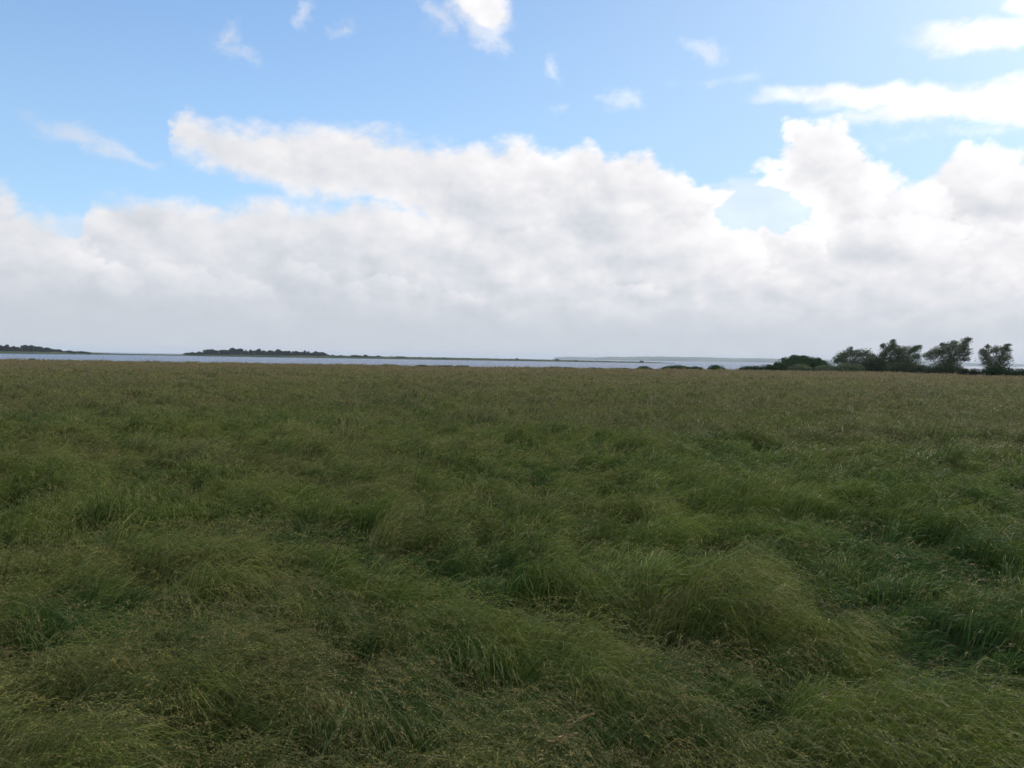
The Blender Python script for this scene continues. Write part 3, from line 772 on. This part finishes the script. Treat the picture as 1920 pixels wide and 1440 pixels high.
for x0, x1, top, flat, lab in (
    (381, 411, 653.3, True, "wide flat-topped tree at the left end of the wooded centre island"),
    (412, 422, 651.8, False, "small round tree just right of the flat-topped one on the centre island"),
    (420, 431, 655.0, False, "low tree in the dip before the highest dome of the centre island"),
    (429, 446, 650.6, False, "tallest domed tree of the wooded centre island"),
    (443, 457, 653.0, False, "rounded tree right against the tallest dome of the centre island"),
    (454, 466, 655.3, False, "low tree in the left half of the centre island, second right of the tallest dome"),
    (464, 477, 654.8, False, "low rounded tree left of the mushroom-shaped tree on the centre island"),
    (476, 490, 652.8, True, "mushroom-shaped tree standing proud in the middle of the centre island"),
    (487, 501, 656.2, True, "flat low tree right after the mushroom-shaped tree on the centre island"),
    (499, 515, 656.0, True, "flat low tree left of the twin knobs on the centre island"),
    (514, 528, 653.6, False, "left one of twin round knobs in the right half of the centre island"),
    (527, 539, 654.8, False, "right one of twin round knobs in the right half of the centre island"),
    (536, 553, 657.3, True, "flat tree right of the twin knobs on the centre island"),
    (550, 567, 656.8, False, "low tree left of the small pointed tree on the centre island"),
    (565, 576, 656.0, False, "small pointed tree near the right end of the centre island"),
    (573, 590, 658.2, True, "low flat tree right of the small pointed tree on the centre island"),
    (587, 600, 657.0, False, "last raised round tree toward the right end of the centre island"),
    (597, 613, 659.4, False, "sloping outer tree at the right end of the centre island"),
    (610, 619, 664.0, False, "tiny lowest tree where the centre island wood ends on the right")):
    far_tree(lab, "tree", x0, x1, top, flat)
for x0, x1, top, flat, lab in (
    (-22, -2, 646.0, False, "round tree cut by the left edge of the picture on the left island"),
    (-4, 7, 645.0, False, "narrow tree at the left picture edge on the left island"),
    (4, 21, 645.6, False, "rounded tree third from the picture edge on the left island"),
    (19, 25, 648.5, False, "thin low tree in the dip left of a round tree on the left island"),
    (22, 36, 647.0, False, "round tree left of the highest dome on the left island"),
    (33, 44, 650.0, False, "low tree in the dip just left of the highest dome, left island"),
    (39, 65, 643.4, False, "largest, highest domed tree of the left island"),
    (63, 81, 649.0, True, "flat tree right of the highest dome on the left island"),
    (78, 93, 651.0, True, "sloping tree in the descending part of the left island"),
    (90, 105, 652.6, False, "lower tree near the end of the dark wood on the left island"),
    (102, 116, 654.3, False, "last round tree at the right end of the left island's wood")):
    far_tree(lab, "tree", x0, x1, top, flat)
GS = "scrub along the far shore"
SC = np.array((0.034, 0.058, 0.030))
for x0, x1, top, lab in (
    (112, 141, 656.5, "low dark bush next to the end of the left island's wood"),
    (136, 170, 658.4, "long low green bush tapering off right of the left island"),
    (345, 360, 661.0, "low scrub where the left tip of the centre island starts"),
    (356, 372, 659.6, "low bush on the left tip of the centre island"),
    (370, 385, 658.5, "bush leaning against the flat-topped tree of the centre island"),
    (619, 630, 665.3, "small dark bush just right of the centre island's wood"),
    (628, 646, 665.8, "long low dark bush on the shore, second right of the wood"),
    (657, 679, 664.9, "broad humped dark bush on the shore right of the wood"),
    (681, 694, 665.2, "rounded bush right of the broad humped one on the shore"),
    (696, 714, 666.6, "low bush sloping to the right on the shore"),
    (719, 727, 669.0, "tiny bush before the flat dark thicket on the shore"),
    (738, 761, 668.0, "flat-topped dark thicket out on the low spit"),
    (761, 769, 669.4, "tiny bush touching the flat dark thicket of the spit"),
    (833, 841, 670.8, "single dark dot of a bush alone on the middle of the spit"),
    (966, 974, 671.6, "small bush left of the two darker shrubs on the spit"),
    (1041, 1049, 672.6, "darkest clump where the spit meets the pale hills' left end"),
    (1077, 1084, 674.8, "tiny low bush on the spit under the pale hills"),
    (1199, 1207, 676.6, "last small bush near the right tip of the spit")):
    far_tree(lab, "bush", x0, x1, top, True, SC, GS, "shore_bush", 10)

def hill(name, pts, Y, depth, seed):
    px = np.arange(pts[0][0], pts[-1][0] + .1, 3.0)
    up = np.interp(px, [p[0] for p in pts], [p[1] for p in pts])
    rows = []
    t = np.array([ray(p, 675).x / ray(p, 675).y for p in px])
    for j, (fd, fh) in enumerate([(0, 0), (0.03, 0.35), (0.12, 0.6), (0.35, 0.86), (0.6, 1.0), (0.8, 0.9), (1.0, 0)]):
        yy = Y + fd * depth + px * 0
        hh = WATER_Z - 1 + (up * Y / F + H) * fh * (1 + (0.10 * pn(px / 26 + j * .4, px * 0 + j * 0.7, seed) + 0.05 * pn(px / 7 + j, px * 0 + j, seed + 1)) * (0 < fh))
        rows.append(np.stack([t * yy, yy, hh], -1))
    V = np.stack(rows).reshape(-1, 3); n = len(px); k = len(rows)
    i = (np.arange(k - 1)[:, None] * n + np.arange(n - 1)[None, :]).ravel()
    return kind(mesh_np(name, V, [(4, np.stack([i, i + 1, i + n + 1, i + n], 1))], [M_hill], smooth=True), 'structure')
hill("hills", [(1112, 0), (1118, 5), (1150, 7.2), (1240, 9.3), (1300, 9), (1380, 8.2), (1440, 9), (1520, 8.8), (1620, 7), (1800, 6), (1930, 5), (2060, 4), (2200, 0)], 6500, 1500, 5)
hill("hills", [(1036, 0), (1041, 4.2), (1070, 5.4), (1100, 5.0), (1150, 4.5), (1240, 3.5), (1400, 2)], 8600, 1200, 9)

# ----------------------------------------------------------------- haze
hz = np.array([(sx, sy, sz) for sz in (-4.4, 52) for sy in (-2500, 16500) for sx in (-16500, 16500)], float)
hf = np.array([[0, 2, 3, 1], [4, 5, 7, 6], [0, 1, 5, 4], [2, 6, 7, 3], [0, 4, 6, 2], [1, 3, 7, 5]])
m, N = material("haze_air"); M_haze = m
pv = N.new('ShaderNodeVolumePrincipled')
pv.inputs['Color'].default_value = (0.84, 0.93, 1.0, 1)
pv.inputs['Density'].default_value = 0.00009
pv.inputs['Anisotropy'].default_value = 0.0
o = N.new('ShaderNodeOutputMaterial'); N.l.new(pv.outputs[0], o.inputs['Volume'])
kind(mesh_np("haze", hz, [(4, hf)], [M_haze]), 'stuff')

# ----------------------------------------------------------------- render settings
vs = sc.view_settings
sc.display_settings.display_device = 'sRGB'
vs.view_transform = 'Standard'; vs.look = 'None'; vs.exposure = 0; vs.gamma = 1
vs.use_curve_mapping = False
cy = sc.cycles
cy.max_bounces = 4; cy.diffuse_bounces = 2; cy.glossy_bounces = 2; cy.transmission_bounces = 3; cy.volume_bounces = 2; cy.transparent_max_bounces = 4
cy.use_denoising = True
cy.use_adaptive_sampling = True; cy.adaptive_threshold = 0.02
